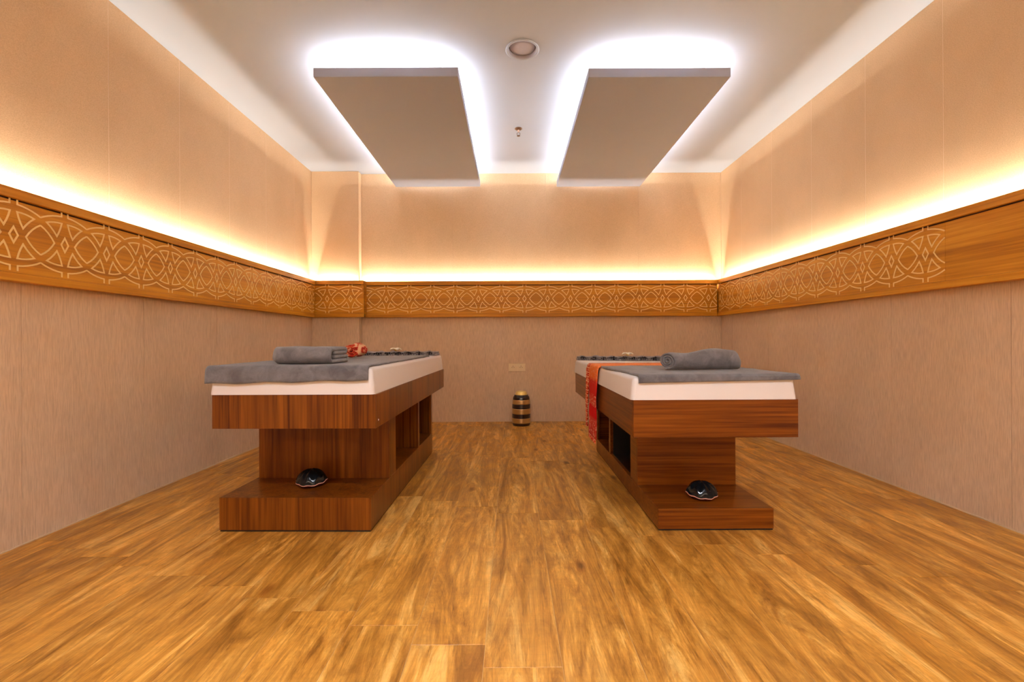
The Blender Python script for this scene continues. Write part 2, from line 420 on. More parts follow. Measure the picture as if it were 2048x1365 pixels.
def cut_motif(p, lo, hi):
    me = motif_mesh(p); bm = bmesh.new(); bm.from_mesh(me)
    for x, nx in ((lo, -1), (hi, 1)):
        if x is not None: bmesh.ops.bisect_plane(bm, geom=bm.verts[:]+bm.edges[:]+bm.faces[:], plane_co=(x, 0, 0), plane_no=(nx, 0, 0), clear_outer=True)
    bm.to_mesh(me); bm.free(); return me
put_motifs(bl[0], cut_motif(0.2488, None, PY-DL-0.003-(2.168+0.2488*13)), [(XPL, 2.168+0.2488*13, MZ)], math.pi/2)
put_motifs(br_[1], cut_motif(0.250, -(YB-DL-0.003-5.54), None), [(XPR, 5.54, MZ)], -math.pi/2)
put_motifs(bb_[0], cut_motif(0.2824, PX+DL+0.004-(xb0-0.2824*5), None), [(xb0-0.2824*5, YPB, MZ)], 0)
put_motifs(bb_[0], cut_motif(0.2824, None, XR-DL-0.004-(xb0+0.2824*10)), [(xb0+0.2824*10, YPB, MZ)], 0)

# LED strips lying in the frieze tray
M_ledw = emit('warm_led', (1.0, 0.85, 0.6), 6.0)
def area(name, loc, sx, sy, energy, col, rot=(math.pi, 0, 0), parent=None, spread=math.pi):
    l = D.lights.new(name, 'AREA'); l.shape = 'RECTANGLE'; l.size = sx; l.size_y = sy; l.energy = energy; l.color = col
    l.spread = spread
    o = D.objects.new(name, l); C.objects.link(o); o.location = loc; o.rotation_euler = rot
    if parent: o.parent = parent
    return o
LZ = 1.700
def cove(parent, ax, wall_pt, sgn, a0, a1):
    c = wall_pt+sgn*0.037; L = a1-a0; mid = (a0+a1)/2
    if ax == 'y':
        box('led_strip', c-0.006, c+0.006, a0, a1, 1.6455, LZ-0.004, M_ledw, parent)
        area('cove_light', (c, mid, LZ), 0.014, L, COVE_W*L, COVE_C, (math.pi, -sgn*1.05, 0), parent)
    else:
        box('led_strip', a0, a1, c-0.006, c+0.006, 1.6455, LZ-0.004, M_ledw, parent)
        area('cove_light', (mid, c, LZ), L, 0.014, COVE_W*L, COVE_C, (math.pi+sgn*1.05, 0, 0), parent)
cove(fr_l, 'y', XL, 1, 1.7, 5.44)
cove(fr_b, 'x', YB, -1, PX+0.015, 2.50)
cove(fr_r, 'y', XR, -1, 0.4, 5.54)
box('led_strip', XL+0.3, XR-0.3, YF+0.031, YF+0.043, 1.6455, LZ-0.004, M_ledw, fr_z)  # this strip and its lamp are unseen, added as cool fill
area('cove_light', ((XL+XR)/2, YF+0.037, LZ), XR-XL-0.6, 0.014, REAR_W*(XR-XL-0.6), REAR_C, (math.pi, 0, 0), fr_z)
cove(fr_p, 'x', PY, -1, XL+0.05, PX-0.01)

# ------------------------------------------------------------------ hanging light panels
M_ledc = emit('neutral_led', (1.0, 0.94, 0.86), 6.0)
M_plinth = plain('white_mounting_box', (0.82,0.80,0.78), 0.7)
def hanging_panel(x0, x1, y0, y1, px0, px1, py0, label):
    z0, z1 = 2.890, 2.957
    cx, cy = (x0+x1)/2, (y0+y1)/2
    t = empty('hanging_ceiling_panel', (cx, cy, z0), label, 'ceiling panel')
    def B(n, a, b, c, d, e, f, m, bev=0.0): return box(n, a-cx, b-cx, c-cy, d-cy, e-z0, f-z0, m, t, bev=bev, seg=1)
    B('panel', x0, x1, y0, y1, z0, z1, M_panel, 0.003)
    py1 = y1-0.14
    B('mounting_box', px0, px1, py0, py1, z1+0.0002, H-0.0005, M_plinth)
    g = 0.035; z = z1+0.005
    T = 0.40
    for (a, b, c, d, rt) in ((px0-g-.006, px0-g+.006, py0, py1, (math.pi, -T, 0)), (px1+g-.006, px1+g+.006, py0, py1, (math.pi, T, 0)), (px0, px1, py0-g-.006, py0-g+.006, (math.pi+T, 0, 0)), (px0, px1, py1+g-.006, py1+g+.006, (math.pi-T, 0, 0))):
        B('led_strip', a, b, c, d, z1+0.0002, z1+0.002, M_ledc)
        L = max(b-a, d-c)
        area('panel_light', ((a+b)/2-cx, (c+d)/2-cy, z-z0), b-a, d-c, PANEL_W*L, PANEL_C, rt, t)
    return t
hanging_panel(-1.405, -0.372, 3.245, 5.56, -1.30, -0.521, 3.40, 'white hanging light panel over the bed with the folded towel')
hanging_panel(0.562, 1.584, 3.265, 5.58, 0.691, 1.458, 3.404, 'white hanging light panel over the bed with the rolled towel')

# ------------------------------------------------------------------ unseen fill lamps added in the ceiling behind the camera
for x, lb in ((-0.7, 'small downlight added as unseen fill behind the camera, on the side of the upright-grain bed'), (0.8, 'small downlight added as unseen fill behind the camera, on the side of the horizontal-grain bed')):
    t = empty('fill_downlight', (x, -0.55, H), lb, 'downlight', group='added fill downlights behind the camera')
    bm = bmesh.new(); lathe(bm, [(0.040, -0.001), (0.058, -0.001), (0.060, -0.004), (0.052, -0.010), (0.042, -0.006)], 32, caps=False); finish(bm, 'trim_ring', M_plinth, t, True)
    bm = bmesh.new(); lathe(bm, [(0.0005, -0.0025), (0.040, -0.0025), (0.040, -0.0015), (0.0005, -0.0015)], 32); finish(bm, 'lens', M_ledc, t)
    l = D.lights.new('fill_lamp', 'AREA'); l.shape = 'DISK'; l.size = 0.075; l.spread = math.radians(135); l.energy = DOWN_W; l.color = DOWN_C
    o = D.objects.new('fill_lamp', l); C.objects.link(o); o.parent = t; o.location = (0, 0, -0.012)

# ------------------------------------------------------------------ round ceiling fitting and sprinkler
t = empty('round_ceiling_vent', (DX, DY, H), 'round recessed ceiling fitting with a pale rim between the two hanging panels', 'ceiling fitting')
bm = bmesh.new(); lathe(bm, [(DR-0.004, 0.0), (DR+0.014, -0.0005), (DR+0.016, -0.004), (DR+0.008, -0.008), (DR-0.002, -0.006), (DR-0.004, 0.0)], 56, caps=False)
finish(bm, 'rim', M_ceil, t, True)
M_can = plain('grey_baffle', (0.36,0.36,0.44), 0.55)
bm = bmesh.new(); lathe(bm, [(DR-0.003, -0.004), (DR-0.010, 0.030), (DR-0.022, 0.032)], 56, caps=False); finish(bm, 'baffle', M_can, t, True)
bm = bmesh.new(); lathe(bm, [(0.001, 0.006), (0.060, 0.007), (DR-0.020, 0.012), (DR-0.014, 0.020), (DR-0.016, 0.024), (0.001, 0.024)], 56, caps=False); finish(bm, 'diffuser', plain('lilac_diffuser', (0.42,0.45,0.60), 0.45), t, True)
M_brass = plain('aged_brass', (0.16,0.085,0.045), 0.4, metal=0.6)
t = empty('fire_sprinkler', (0.078, 4.46, H), 'small bronze fire sprinkler hanging from the ceiling between the panels', 'sprinkler')
bm = bmesh.new(); lathe(bm, [(0.0, 0), (0.038, 0), (0.038, -0.003), (0.022, -0.012), (0.012, -0.014), (0.0, -0.014)], 28, caps=False); finish(bm, 'escutcheon', M_brass, t, True)
bm = bmesh.new(); lathe(bm, [(0.0, -0.013), (0.010, -0.013), (0.010, -0.030), (0.005, -0.034), (0.0, -0.034)], 16, caps=False); finish(bm, 'body', plain('pale_sprinkler_body', (0.6,0.42,0.34), 0.4), t, True)
for s in (-1, 1):
    bm = bmesh.new()
    for i in range(5):
        a = i/4*math.pi*0.9; add_box(bm, s*(0.004+0.011*math.sin(a))-0.002, s*(0.004+0.011*math.sin(a))+0.002, -0.002, 0.002, -0.030-0.008*i-0.009, -0.030-0.008*i)
    finish(bm, 'frame_arm', M_brass, t)
bm = bmesh.new(); lathe(bm, [(0.0, -0.066), (0.006, -0.066), (0.016, -0.070), (0.016, -0.072), (0.0, -0.073)], 20, caps=False); finish(bm, 'deflector', M_brass, t, True)

# ------------------------------------------------------------------ massage beds
def bed(loc, rz, bx, by, bz, cx, cy, fx, fy, fz, mx, mz, side, opens, mv, ms, label, screw=False):
    t = empty('massage_bed', loc, label, 'massage bed', rz)
    def B(n, a, b, c, d, e, f, m, bev=0.0015, par=None): return box(n, a, b, c, d, e, f, m, par or t, bev=bev, seg=1)
    # base
    B('foot_strip', bx[0]+0.004, bx[1]-0.004, by[0]+0.004, by[1]-0.004, 0.0005, 0.008, M_black, 0)
    B('base', bx[0], bx[1], by[0], by[1], 0.008, bz, mv, 0.002)
    # column = open cabinet
    th = 0.02; z0, z1 = bz+0.0003, fz[0]-0.0003
    inner = cx[1] if side > 0 else cx[0]; outer = cx[0] if side > 0 else cx[1]
    B('column_front', cx[0], cx[1], cy[0], cy[0]+th, z0, z1, mv)
    B('column_end', cx[0], cx[1], cy[1]-th, cy[1], z0, z1, mv)
    a, b = sorted((outer, outer+side*th))
    B('column_side', a, b, cy[0]+th+.0003, cy[1]-th-.0003, z0, z1, mv)
    a, b = sorted((inner-side*th, inner))
    B('stile', a, b, cy[0]+th+.0003, opens[0], z0, z1, ms)
    c, d = sorted((outer+side*(th+0.0035), inner))
    B('divider', c, d, opens[1], opens[2], z0, z1, ms)
    B('stile', a, b, opens[3], cy[1]-th-.0003, z0, z1, ms)
    if side < 0:      # black sheets added over the inner faces to darken the openings
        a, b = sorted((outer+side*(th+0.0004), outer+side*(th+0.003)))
        B('black_inner_sheet', a, b, cy[0]+th+.001, opens[1]-0.001, z0+0.0003, z1-0.0003, M_black, 0)
        B('black_inner_sheet', inner+0.0215, outer-0.0235, opens[1]-0.0025, opens[1]-0.0004, z0+0.003, z1-0.0003, M_black, 0)
        B('black_inner_sheet', inner+0.0215, outer-0.0235, cy[0]+th+0.0005, opens[1]-0.0027, z0+0.0003, z0+0.0027, M_black, 0)
        B('black_inner_sheet', a, b, opens[2]+0.001, opens[3], z0+0.0003, z1-0.0003, M_black, 0)
    # frame boards round the mattress deck
    w = 0.025
    B('front_board', fx[0], fx[1], fy[0], fy[0]+w, fz[0], fz[1], mv)
    B('end_board', fx[0], fx[1], fy[1]-w, fy[1], fz[0], fz[1], mv)
    B('side_board', fx[0], fx[0]+w, fy[0]+w+.0003, fy[1]-w-.0003, fz[0], fz[1], ms)
    B('side_board', fx[1]-w, fx[1], fy[0]+w+.0003, fy[1]-w-.0003, fz[0], fz[1], ms)
    B('deck', fx[0]+w+.0003, fx[1]-w-.0003, fy[0]+w+.0003, fy[1]-w-.0003, fz[0], fz[0]+0.03, mv)
    B('deck_top', fx[0]+w+.0003, fx[1]-w-.0003, fy[0]+w+.0003, fy[1]-w-.0003, fz[1]-0.02, fz[1]-0.0005, mv)
    if screw:
        bm = bmesh.new(); lathe(bm, [(0.0, 0), (0.005, 0), (0.004, 0.0015), (0, 0.002)], 12, caps=False)
        bmesh.ops.rotate(bm, matrix=Matrix.Rotation(math.pi/2, 3, 'Y'), verts=bm.verts[:])
        bmesh.ops.translate(bm, vec=(fx[1], fy[0]+0.045, fz[0]+0.035), verts=bm.verts[:])
        finish(bm, 'screw_cap', M_matt, t)
    # mattress: rounded slab, slightly drawn in at the top
    bm = bmesh.new(); add_box(bm, mx[0], mx[1], fy[0]-0.006, fy[1]-0.004, mz[0], mz[1])
    for v in bm.verts:
        if v.co.z > mz[0]+0.01:
            v.co.x += 0.012 if v.co.x < (mx[0]+mx[1])/2 else -0.012
            v.co.y += 0.008 if v.co.y < 0 else -0.008
    bmesh.ops.bevel(bm, geom=[e for e in bm.edges if all(v.co.z > mz[0]+0.01 for v in e.verts) or abs(e.verts[0].co.z-e.verts[1].co.z) > 0.05], offset=0.022, segments=5, affect='EDGES', profile=0.5)
    o = finish(bm, 'mattress', M_matt, t, False)
    for p in o.data.polygons: p.use_smooth = True
    o.data.set_sharp_from_angle(angle=math.radians(50))
    return t
bedL = bed((-1.10, 3.22, 0), -0.0157, (-0.435, 0.370), (-0.825, 0.872), 0.180, (-0.416, 0.3695), (-0.487, 0.8715),
           (-0.341, 0.457), (-1.015, 0.985), (0.580, 0.745), (-0.352, 0.452), (0.7455, 0.877), 1,
           (-0.335, 0.300, 0.350, 0.82), M_bedv, M_bedv,
           'walnut massage bed with upright grain and a folded grey towel on its white mattress', True)
bedR = bed((0.985, 3.25, 0), 0.0, (-0.221, 0.386), (-0.865, 0.870), 0.115, (-0.2205, 0.378), (-0.475, 0.8695),
           (-0.397, 0.401), (-1.05, 0.95), (0.527, 0.711), (-0.410, 0.395), (0.7115, 0.823), -1,
           (-0.308, 0.290, 0.340, 0.82), M_bedh, M_bedl,
           'walnut massage bed with horizontal grain and a rolled grey towel on its white mattress')

# ------------------------------------------------------------------ blankets
def arcpts(cy, cz, r, a0, a1, n): return [(cy+r*math.cos(math.radians(a0+(a1-a0)*i/n)), cz+r*math.sin(math.radians(a0+(a1-a0)*i/n))) for i in range(n+1)]
def lin(a, b, n): return [(a[0]+(b[0]-a[0])*i/n, a[1]+(b[1]-a[1])*i/n) for i in range(n)]
# left blanket: in bed-left world coordinates
zt = 0.877
path = lin((3.69, zt+0.006), (2.235, zt+0.006), 44) + arcpts(2.222, zt-0.022, 0.028, 90, 180, 6) + lin((2.1935, zt-0.028), (2.190, zt-0.058), 5)[0:] + [(2.190, zt-0.062)]
def fL(x, y, z, s):
    th = 1-s
    drop = (zt-z)
    dz = 0
    if drop > 0.02: dz = -(0.016*th + 0.003*math.sin(x*23)) * min(1, (drop-0.02)/0.04)
    f = 0.003*nz(x*9, y*9, 3)
    yy = y + (-0.0157)*(x+1.10)
    if y < 2.24: yy -= abs(0.004*nz(x*14, 5, z*10))
    xx = x + 0.0157*(y-3.22) + (0.004*nz(y*6, 1, 1) if s > .98 or s < .02 else 0)
    zl = 0
    return (xx, yy, z + dz + (max(f, -0.001) if drop < 0 else 0) + zl)
bm = ribbon(path, 0.009, -1.462, -0.674, 60, fL)
o = finish(bm, 'blanket', M_blanket, None, True); tag(o, 'grey fleece blanket hanging over the foot end under the folded towel', 'blanket')
zr = 0.823
path = lin((2.96, zr+0.007), (2.225, zr+0.007), 26) + arcpts(2.208, zr-0.008, 0.016, 90, 180, 5) + [(2.190, zr-0.016), (2.189, zr-0.022)]
def fR(x, y, z, s):
    drop = zr-z; dz = 0
    if drop > 0.0: dz = -0.007*(1-s)*min(1, drop/0.02) + 0.006*s
    xx = x
    if s > 0.93: xx += 0.012*(s-0.93)/0.07*(1 if y < 2.35 else 0.2)
    xx += -0.030*max(0, (y-2.35)/0.6)*(1-s)
    return (xx, y, z+dz + (max(0.004*nz(x*9, y*9, 8), -0.001) if drop < 0 else 0))
bm = ribbon(path, 0.011, 0.612, 1.376, 50, fR)
o = finish(bm, 'blanket', M_blanket, None, True); tag(o, 'grey fleece blanket lying flat under the rolled towel', 'blanket')

# ------------------------------------------------------------------ folded towel, left bed
def folded_towel():
    t = 0.021; y0, y1 = 2.285, 2.53; zb = zt+0.0115
    # serpentine of four layers: starts inside at the back, big round folds at the front
    pts = []
    zs = [zb+t*0.52+i*(t+0.0012) for i in range(4)]
    R = (zs[3]-zs[0])/2
    pts += lin((y0+0.05, zs[2]), (y1-0.03, zs[2]), 8) + arcpts(y1-0.03, (zs[2]+zs[3])/2, (zs[3]-zs[2])/2, -90, 90, 8)
    pts += lin((y1-0.03, zs[3]), (y0+R, zs[3]), 8)[1:] + arcpts(y0+R, (zs[3]+zs[0])/2, R, 90, 270, 14)
    pts += lin((y0+R, zs[0]), (y1-0.012, zs[0]), 8)[1:] + arcpts(y1-0.012, (zs[0]+zs[1])/2, (zs[1]-zs[0])/2, -90, 90, 8)
    pts += lin((y1-0.012, zs[1]), (y0+0.05, zs[1]), 8)[1:] + [(y0+0.05, zs[1])]
    return pts
def fT(x, y, z, s):
    e = min(s, 1-s); k = max(0, 1-e/0.10)
    zc = zt+0.055
    zz = z - (z-zc)*0.25*k*k*(1 if s < 0.5 else 0.25) + 0.004*nz(x*7, y*7, 2)*((z-zt)/0.09)
    yy = y + 0.006*nz(x*6, z*20, 4)
    xx = x + 0.010*nz(y*6, z*30, 7)
    # left end rounds over
    if s < 0.12: yy += (0.12-s)*0.35*(1 if y < 2.6 else -0.3)
    return (xx, yy, max(zz, zt+0.0120))
bm = ribbon(folded_towel(), 0.0200, -1.222, -0.912, 44, fT)
o = finish(bm, 'folded_towel', M_terry, None, True); tag(o, 'thick grey towel folded in layers on the upright-grain bed', 'towel')

# ------------------------------------------------------------------ rolled towel, right bed
def spiral(cy, cz, R0, R1, turns, n, a_start=200):
    return [(cy+(R0+(R1-R0)*i/n)*math.cos(math.radians(a_start)+2*math.pi*turns*i/n), cz+(R0+(R1-R0)*i/n)*math.sin(math.radians(a_start)+2*math.pi*turns*i/n)) for i in range(n+1)]
RC = (2.50, zr+0.0155+0.052)
def fS(x, y, z, s):
    k = 1.0 + 0.16*math.exp(-((s-0.66)/0.20)**2) + 0.05*s - 0.08*math.exp(-((s-0.28)/0.14)**2)
    e = max(0, 1-(1-s)/0.07); k *= 1-0.28*e*e
    e2 = max(0, 1-s/0.05); k *= 1-0.05*e2
    dy, dz = (y-RC[0])*k, (z-RC[1])*k*(1+0.04*nz(x*8, y*5, 1))
    base = RC[1]-0.052
    cz = RC[1] + (k-1)*0.052
    a = math.atan2(dz, dy); rr = math.hypot(dy, dz)
    zz = cz+dz
    xx = x + 0.004*nz(y*20, z*20, 2) + 0.62*(RC[0]+0.03-y)*max(0, 1-s/0.35)
    return (xx, RC[0]+dy+0.06*s-0.02, max(zz, base+0.0))
bm = ribbon(spiral(RC[0], RC[1], 0.007, 0.0475, 3.1, 90, 244), 0.0090, 0.828, 1.262, 40, fS)
o = finish(bm, 'rolled_towel', M_terry, None, True); tag(o, 'grey towel rolled into a cylinder with its spiral end showing', 'towel')

# ------------------------------------------------------------------ red cloths
def red_check(name, sx, sz, axx, axz):
    m, nt, b = mat(name)
    tc = N(nt, 'ShaderNodeTexCoord'); sp = N(nt, 'ShaderNodeSeparateXYZ'); nt.links.new(tc.outputs['Object'], sp.inputs[0])
    n1 = noisetex(nt, coords(nt, sx), 1, 4, 0.65, 0.6)
    r1 = ramp(nt, [(0.44, (0.50,0.02,0.012)), (0.53, (0.72,0.10,0.03)), (0.60, (0.86,0.50,0.30))]); nt.links.new(n1.outputs['Fac'], r1.inputs[0])
    # stripes along one axis
    mu = N(nt, 'ShaderNodeMath', operation='MULTIPLY'); mu.inputs[1].default_value = sz; nt.links.new(sp.outputs[axz], mu.inputs[0])
    sn = N(nt, 'ShaderNodeMath', operation='SINE'); nt.links.new(mu.outputs[0], sn.inputs[0])
    r2 = ramp(nt, [(0.80, (0,0,0)), (0.93, (1,1,1))]); nt.links.new(sn.outputs[0], r2.inputs[0])
    c = mixc(nt, r1.outputs[0], (0.85,0.48,0.26), r2.outputs[0])
    nt.links.new(c, b.inputs['Base Color']); b.inputs['Roughness'].default_value = 0.8; b.inputs['Specular IOR Level'].default_value = 0.2
    return m
def scarf_mat():
    m, nt, b = mat('red_patterned_cotton')
    tc = N(nt, 'ShaderNodeTexCoord'); sp = N(nt, 'ShaderNodeSeparateXYZ'); nt.links.new(tc.outputs['Object'], sp.inputs[0])
    # bands down the drop: orange at the top, crimson below, pale weft marks
    mr = N(nt, 'ShaderNodeMapRange'); mr.inputs[1].default_value = 0.30; mr.inputs[2].default_value = 0.86; nt.links.new(sp.outputs['Z'], mr.inputs[0])
    band = ramp(nt, [(0.0, (0.50,0.04,0.03)), (0.30, (0.56,0.045,0.03)), (0.32, (0.60,0.0,0.005)), (0.46, (0.60,0.0,0.005)), (0.47, (0.62,0.09,0.05)), (0.60, (0.60,0.01,0.01)), (0.75, (0.66,0.02,0.01)), (0.80, (0.85,0.17,0.03)), (1.0, (0.9,0.25,0.05))])
    nt.links.new(mr.outputs[0], band.inputs[0])
    n1 = noisetex(nt, coords(nt, (90, 28, 60)), 1, 3, 0.7, 0.4)
    r1 = ramp(nt, [(0.54, (0,0,0)), (0.62, (1,1,1))]); nt.links.new(n1.outputs['Fac'], r1.inputs[0])
    bandm = ramp(nt, [(0.0, (0.7,)*3), (0.27, (0.7,)*3), (0.29, (0,0,0)), (0.44, (0,0,0)), (0.46, (0.8,)*3), (0.58, (0.8,)*3), (0.60, (0.0,)*3), (0.72, (0.05,)*3), (0.8, (0.5,)*3)])
    nt.links.new(mr.outputs[0], bandm.inputs[0])
    f = N(nt, 'ShaderNodeMath', operation='MULTIPLY'); nt.links.new(r1.outputs[0], f.inputs[0]); nt.links.new(bandm.outputs[0], f.inputs[1])
    c = mixc(nt, band.outputs[0], (0.85,0.50,0.33), f.outputs[0])
    nt.links.new(c, b.inputs['Base Color']); b.inputs['Roughness'].default_value = 0.75; b.inputs['Specular IOR Level'].default_value = 0.2
    return m
M_scarf = scarf_mat()
M_scarf_edge = red_check('pink_checked_selvedge', (60, 60, 60), 190, 0, 2)
# scarf: runs across the mattress and hangs down the aisle side of the right bed
def scarf(y0, y1, xo, zend, m, th, xin, name, par=None, ph=0.0):
    pts = [(xin, zr+0.006+0.0), ]
    pts = lin((xin, zr+0.006), (0.60, zr+0.006), 22) + arcpts(0.590, zr-0.014, 0.020, 90, 180, 6) + lin((xo, zr-0.03), (xo-0.004, zend), 22) + [(xo-0.004, zend)]
    bm = ribbon([(p[0], p[1]) for p in pts], th, y0, y1, 26, lambda x, y, z, s: (x, y, z))
    # ribbon runs along x with the section in y-z: swap the axes
    for v in bm.verts:
        x, y, z = v.co
        d = max(0, min(1, (zr-z)/0.25))
        wob = 0.007*math.sin((x-y0)/(y1-y0)*15.0+z*7+ph)
        yy = x + (0.03*d*(1 if x < (y0+y1)/2 else -1)*(abs(x-(y0+y1)/2)/((y1-y0)/2)))
        v.co = (y - abs(wob)*d - 0.006*d*abs(nz(x*10, z*9, ph)), yy, z + (0.010*nz(x*12, 1, 1) if z < zend+0.002 else 0))
    return finish(bm, name, m, par, True)
sc = scarf(3.00, 3.30, 0.566, 0.335, M_scarf, 0.008, 1.30, 'scarf')
tag(sc, 'red and orange patterned scarf hanging down the aisle side of the rolled-towel bed', 'scarf')
scarf(3.30, 3.42, 0.562, 0.37, M_scarf_edge, 0.006, 1.28, 'checked_border', sc, 1.3)
for i in range(16):
    y = 3.02+i*0.0165; bm = bmesh.new(); add_box(bm, 0.550, 0.554, y, y+0.004, 0.312, 0.340); finish(bm, 'tassel', M_scarf_edge, sc)
# red bundle on the left bed
M_bundle = red_check('red_white_print', (22, 22, 34), 60, 0, 0)
BC = (3.12, zt+0.0115+0.054)
def fB(x, y, z, s):
    e = min(s, 1-s)*2; k = (0.72+0.28*math.sqrt(min(1, e/0.35)))
    dy, dz = (y-BC[0])*k, (z-BC[1])*k
    wx = x+0.006*nz(y*25, z*25, 3)
    dz *= 1+0.10*nz(x*16, y*14, z*14); dy *= 1+0.12*nz(x*11, y*11, z*11+9)
    return (wx, BC[0]+dy, max(BC[1]+dz-(1-k)*0.02, zt+0.0118))
bm = ribbon(spiral(BC[0], BC[1], 0.006, 0.048, 3.1, 70, 40), 0.0098, -0.075, 0.075, 20, fB)
for v in bm.verts:      # the roll lies end-on to the aisle, its open end looking at the foot of the bed
    p = v.co.copy(); v.co = (-1.078+(p.y-BC[0])*1.45, BC[0]+p.x, p.z)
o = finish(bm, 'red_cloth_roll', M_bundle, None, True); tag(o, 'small red and white printed cloth rolled up beside the folded towel', 'cloth')

# ------------------------------------------------------------------ black and grey runners with fringe
def runner_mat():
    m, nt, b = mat('black_grey_runner_weave')
    tc = N(nt, 'ShaderNodeTexCoord'); sp = N(nt, 'ShaderNodeSeparateXYZ'); nt.links.new(tc.outputs['Object'], sp.inputs[0])
    fx = N(nt, 'ShaderNodeMath', operation='MULTIPLY'); fx.inputs[1].default_value = 12.0; nt.links.new(sp.outputs['X'], fx.inputs[0])
    pp = N(nt, 'ShaderNodeMath', operation='PINGPONG'); pp.inputs[1].default_value = 0.5; nt.links.new(fx.outputs[0], pp.inputs[0])
    fz = N(nt, 'ShaderNodeMath', operation='MULTIPLY'); fz.inputs[1].default_value = 24.0; nt.links.new(sp.outputs['Z'], fz.inputs[0])
    pz = N(nt, 'ShaderNodeMath', operation='PINGPONG'); pz.inputs[1].default_value = 0.5; nt.links.new(fz.outputs[0], pz.inputs[0])
    n1 = noisetex(nt, coords(nt, (26, 40, 60)), 1, 3, 0.6, 0.3)
    ad = N(nt, 'ShaderNodeMath', operation='SUBTRACT'); nt.links.new(pp.outputs[0], ad.inputs[0]); nt.links.new(pz.outputs[0], ad.inputs[1])
    a2 = N(nt, 'ShaderNodeMath', operation='MULTIPLY_ADD'); a2.inputs[1].default_value = 1.1; nt.links.new(n1.outputs['Fac'], a2.inputs[0]); nt.links.new(ad.outputs[0], a2.inputs[2])
    r = ramp(nt, [(0.34, (0.008,0.007,0.012)), (0.42, (0.015,0.012,0.018)), (0.45, (0.26,0.23,0.23)), (0.8, (0.38,0.34,0.34))]); nt.links.new(a2.outputs[0], r.inputs[0])
    nt.links.new(r.outputs[0], b.inputs['Base Color']); b.inputs['Roughness'].default_value = 0.85
    return m
M_run = runner_mat()
M_fringe = plain('dark_fringe', (0.16,0.14,0.15), 0.8)
def runner(cx, cz, x0, x1, yl, yr, yb, label, seed, ruff):
    """folded runner; front edge from (x0,yl) to (x1,yr), ruffled; two folded layers"""
    t = empty('patterned_runner', ((x0+x1)/2, (yl+yb)/2, cz), label, 'bed runner')
    ox, oy = (x0+x1)/2, (yl+yb)/2
    def fn(layer):
        def f(x, y, z, s):
            yf = yl+(yr-yl)*s
            k = (y-0.0)/0.3     # y runs 0..0.3
            yy = yf + (yb-yf)*max(0, min(1, k))
            w_ = math.exp(-y*18)
            yy += w_*(0.010*math.sin(x*ruff+seed+layer*1.4) + 0.006*nz(x*20, layer, seed))
            zz = z + w_*0.007*(1+math.sin(x*ruff*0.93+seed*2+layer))*(1 if z > 0.008 else 0) + 0.004*nz(x*9, y*9, seed+layer)*(1 if z > 0.01 else 0)
            return (x-ox, yy-oy, max(zz, 0.0005))
        return f
    for L, (h0, hh) in enumerate(((0.0075, 0.013), (0.0245, 0.015))):
        p = lin((0.30, h0), (0.012, h0), 12) + [(0.004, h0-0.0005), (0.0, h0-0.001)]
        bm = ribbon(p, hh, x0+0.006*L, x1-0.006*L, 110, fn(L))
        finish(bm, 'folded_layer', M_run, t, True)
    bm = bmesh.new(); n = 46
    for i in range(n):
        s = (i+0.5)/n; x = x0+(x1-x0)*s-ox; yf = yl+(yr-yl)*s-oy - 0.012 - 0.006*random.random()
        h = 0.012+0.012*random.random(); dx = random.uniform(-0.006, 0.006)
        vs = [bm.verts.new(q) for q in ((x-0.003, yf+0.008, 0.022+h*0.3), (x+0.003, yf+0.008, 0.022+h*0.3), (x+0.004+dx, yf-0.003, 0.001), (x-0.004+dx, yf-0.003, 0.001), (x+dx*.5, yf+0.012, 0.006))]
        bm.faces.new(vs[:4]); bm.faces.new((vs[0], vs[3], vs[4])); bm.faces.new((vs[1], vs[4], vs[2])); bm.faces.new((vs[0], vs[4], vs[1])); bm.faces.new((vs[3], vs[2], vs[4]))
    o = finish(bm, 'fringe', M_fringe, t); o['kind'] = 'stuff'
    return t
runner(0, zt+0.0008, -1.43, -0.655, 3.72, 3.93, 4.14, 'black and grey patterned runner behind the red cloth roll', 1.3, 70)
runner(0, zr+0.0005, 0.592, 1.36, 4.08, 3.84, 4.17, 'black and grey patterned runner at the far end behind the red scarf', 3.1, 55)

# ------------------------------------------------------------------ frangipani flowers
M_petal = plain('white_petal', (0.92,0.90,0.76), 0.5); M_yolk = plain('yellow_flower_heart', (0.9,0.62,0.12), 0.5)
def flower(loc, label, rz):
    t = empty('frangipani_flower', loc, label, 'flower', rz)
    for k in range(5):
        bm = bmesh.new(); a = 2*math.pi*k/5; rows = []
        for i in range(6):
            u = i/5; r = 0.004+0.046*u; w_ = 0.024*math.sin(math.pi*(0.12+0.80*u))
            z = 0.006+0.016*math.sin(math.pi*(0.35+0.6*u))
            rows.append([bm.verts.new((r*math.cos(a)-q*w_*math.sin(a), r*math.sin(a)+q*w_*math.cos(a), z+0.004*q*(1 if q > 0 else -0.3))) for q in (-1, 0, 1)])
        for r0, r1 in zip(rows, rows[1:]):
            for j in range(2): bm.faces.new((r0[j], r0[j+1], r1[j+1], r1[j]))
        ext = bmesh.ops.extrude_face_region(bm, geom=bm.faces[:])
        bmesh.ops.translate(bm, vec=(0, 0, 0.0035), verts=[v for v in ext['geom'] if isinstance(v, bmesh.types.BMVert)])
        finish(bm, 'petal', M_petal, t, True)
    bm = bmesh.new(); lathe(bm, [(0.001, 0.0), (0.008, 0.001), (0.010, 0.022), (0.004, 0.027), (0.0005, 0.027)], 12, caps=False); finish(bm, 'flower_heart', M_yolk, t, True)
flower((-0.985, 3.86, zt+0.043), 'white frangipani flower on the runner behind the red cloth roll', 0.2)
flower((1.00, 3.93, zr+0.046), 'white frangipani flower on the runner behind the rolled towel', 0.9)

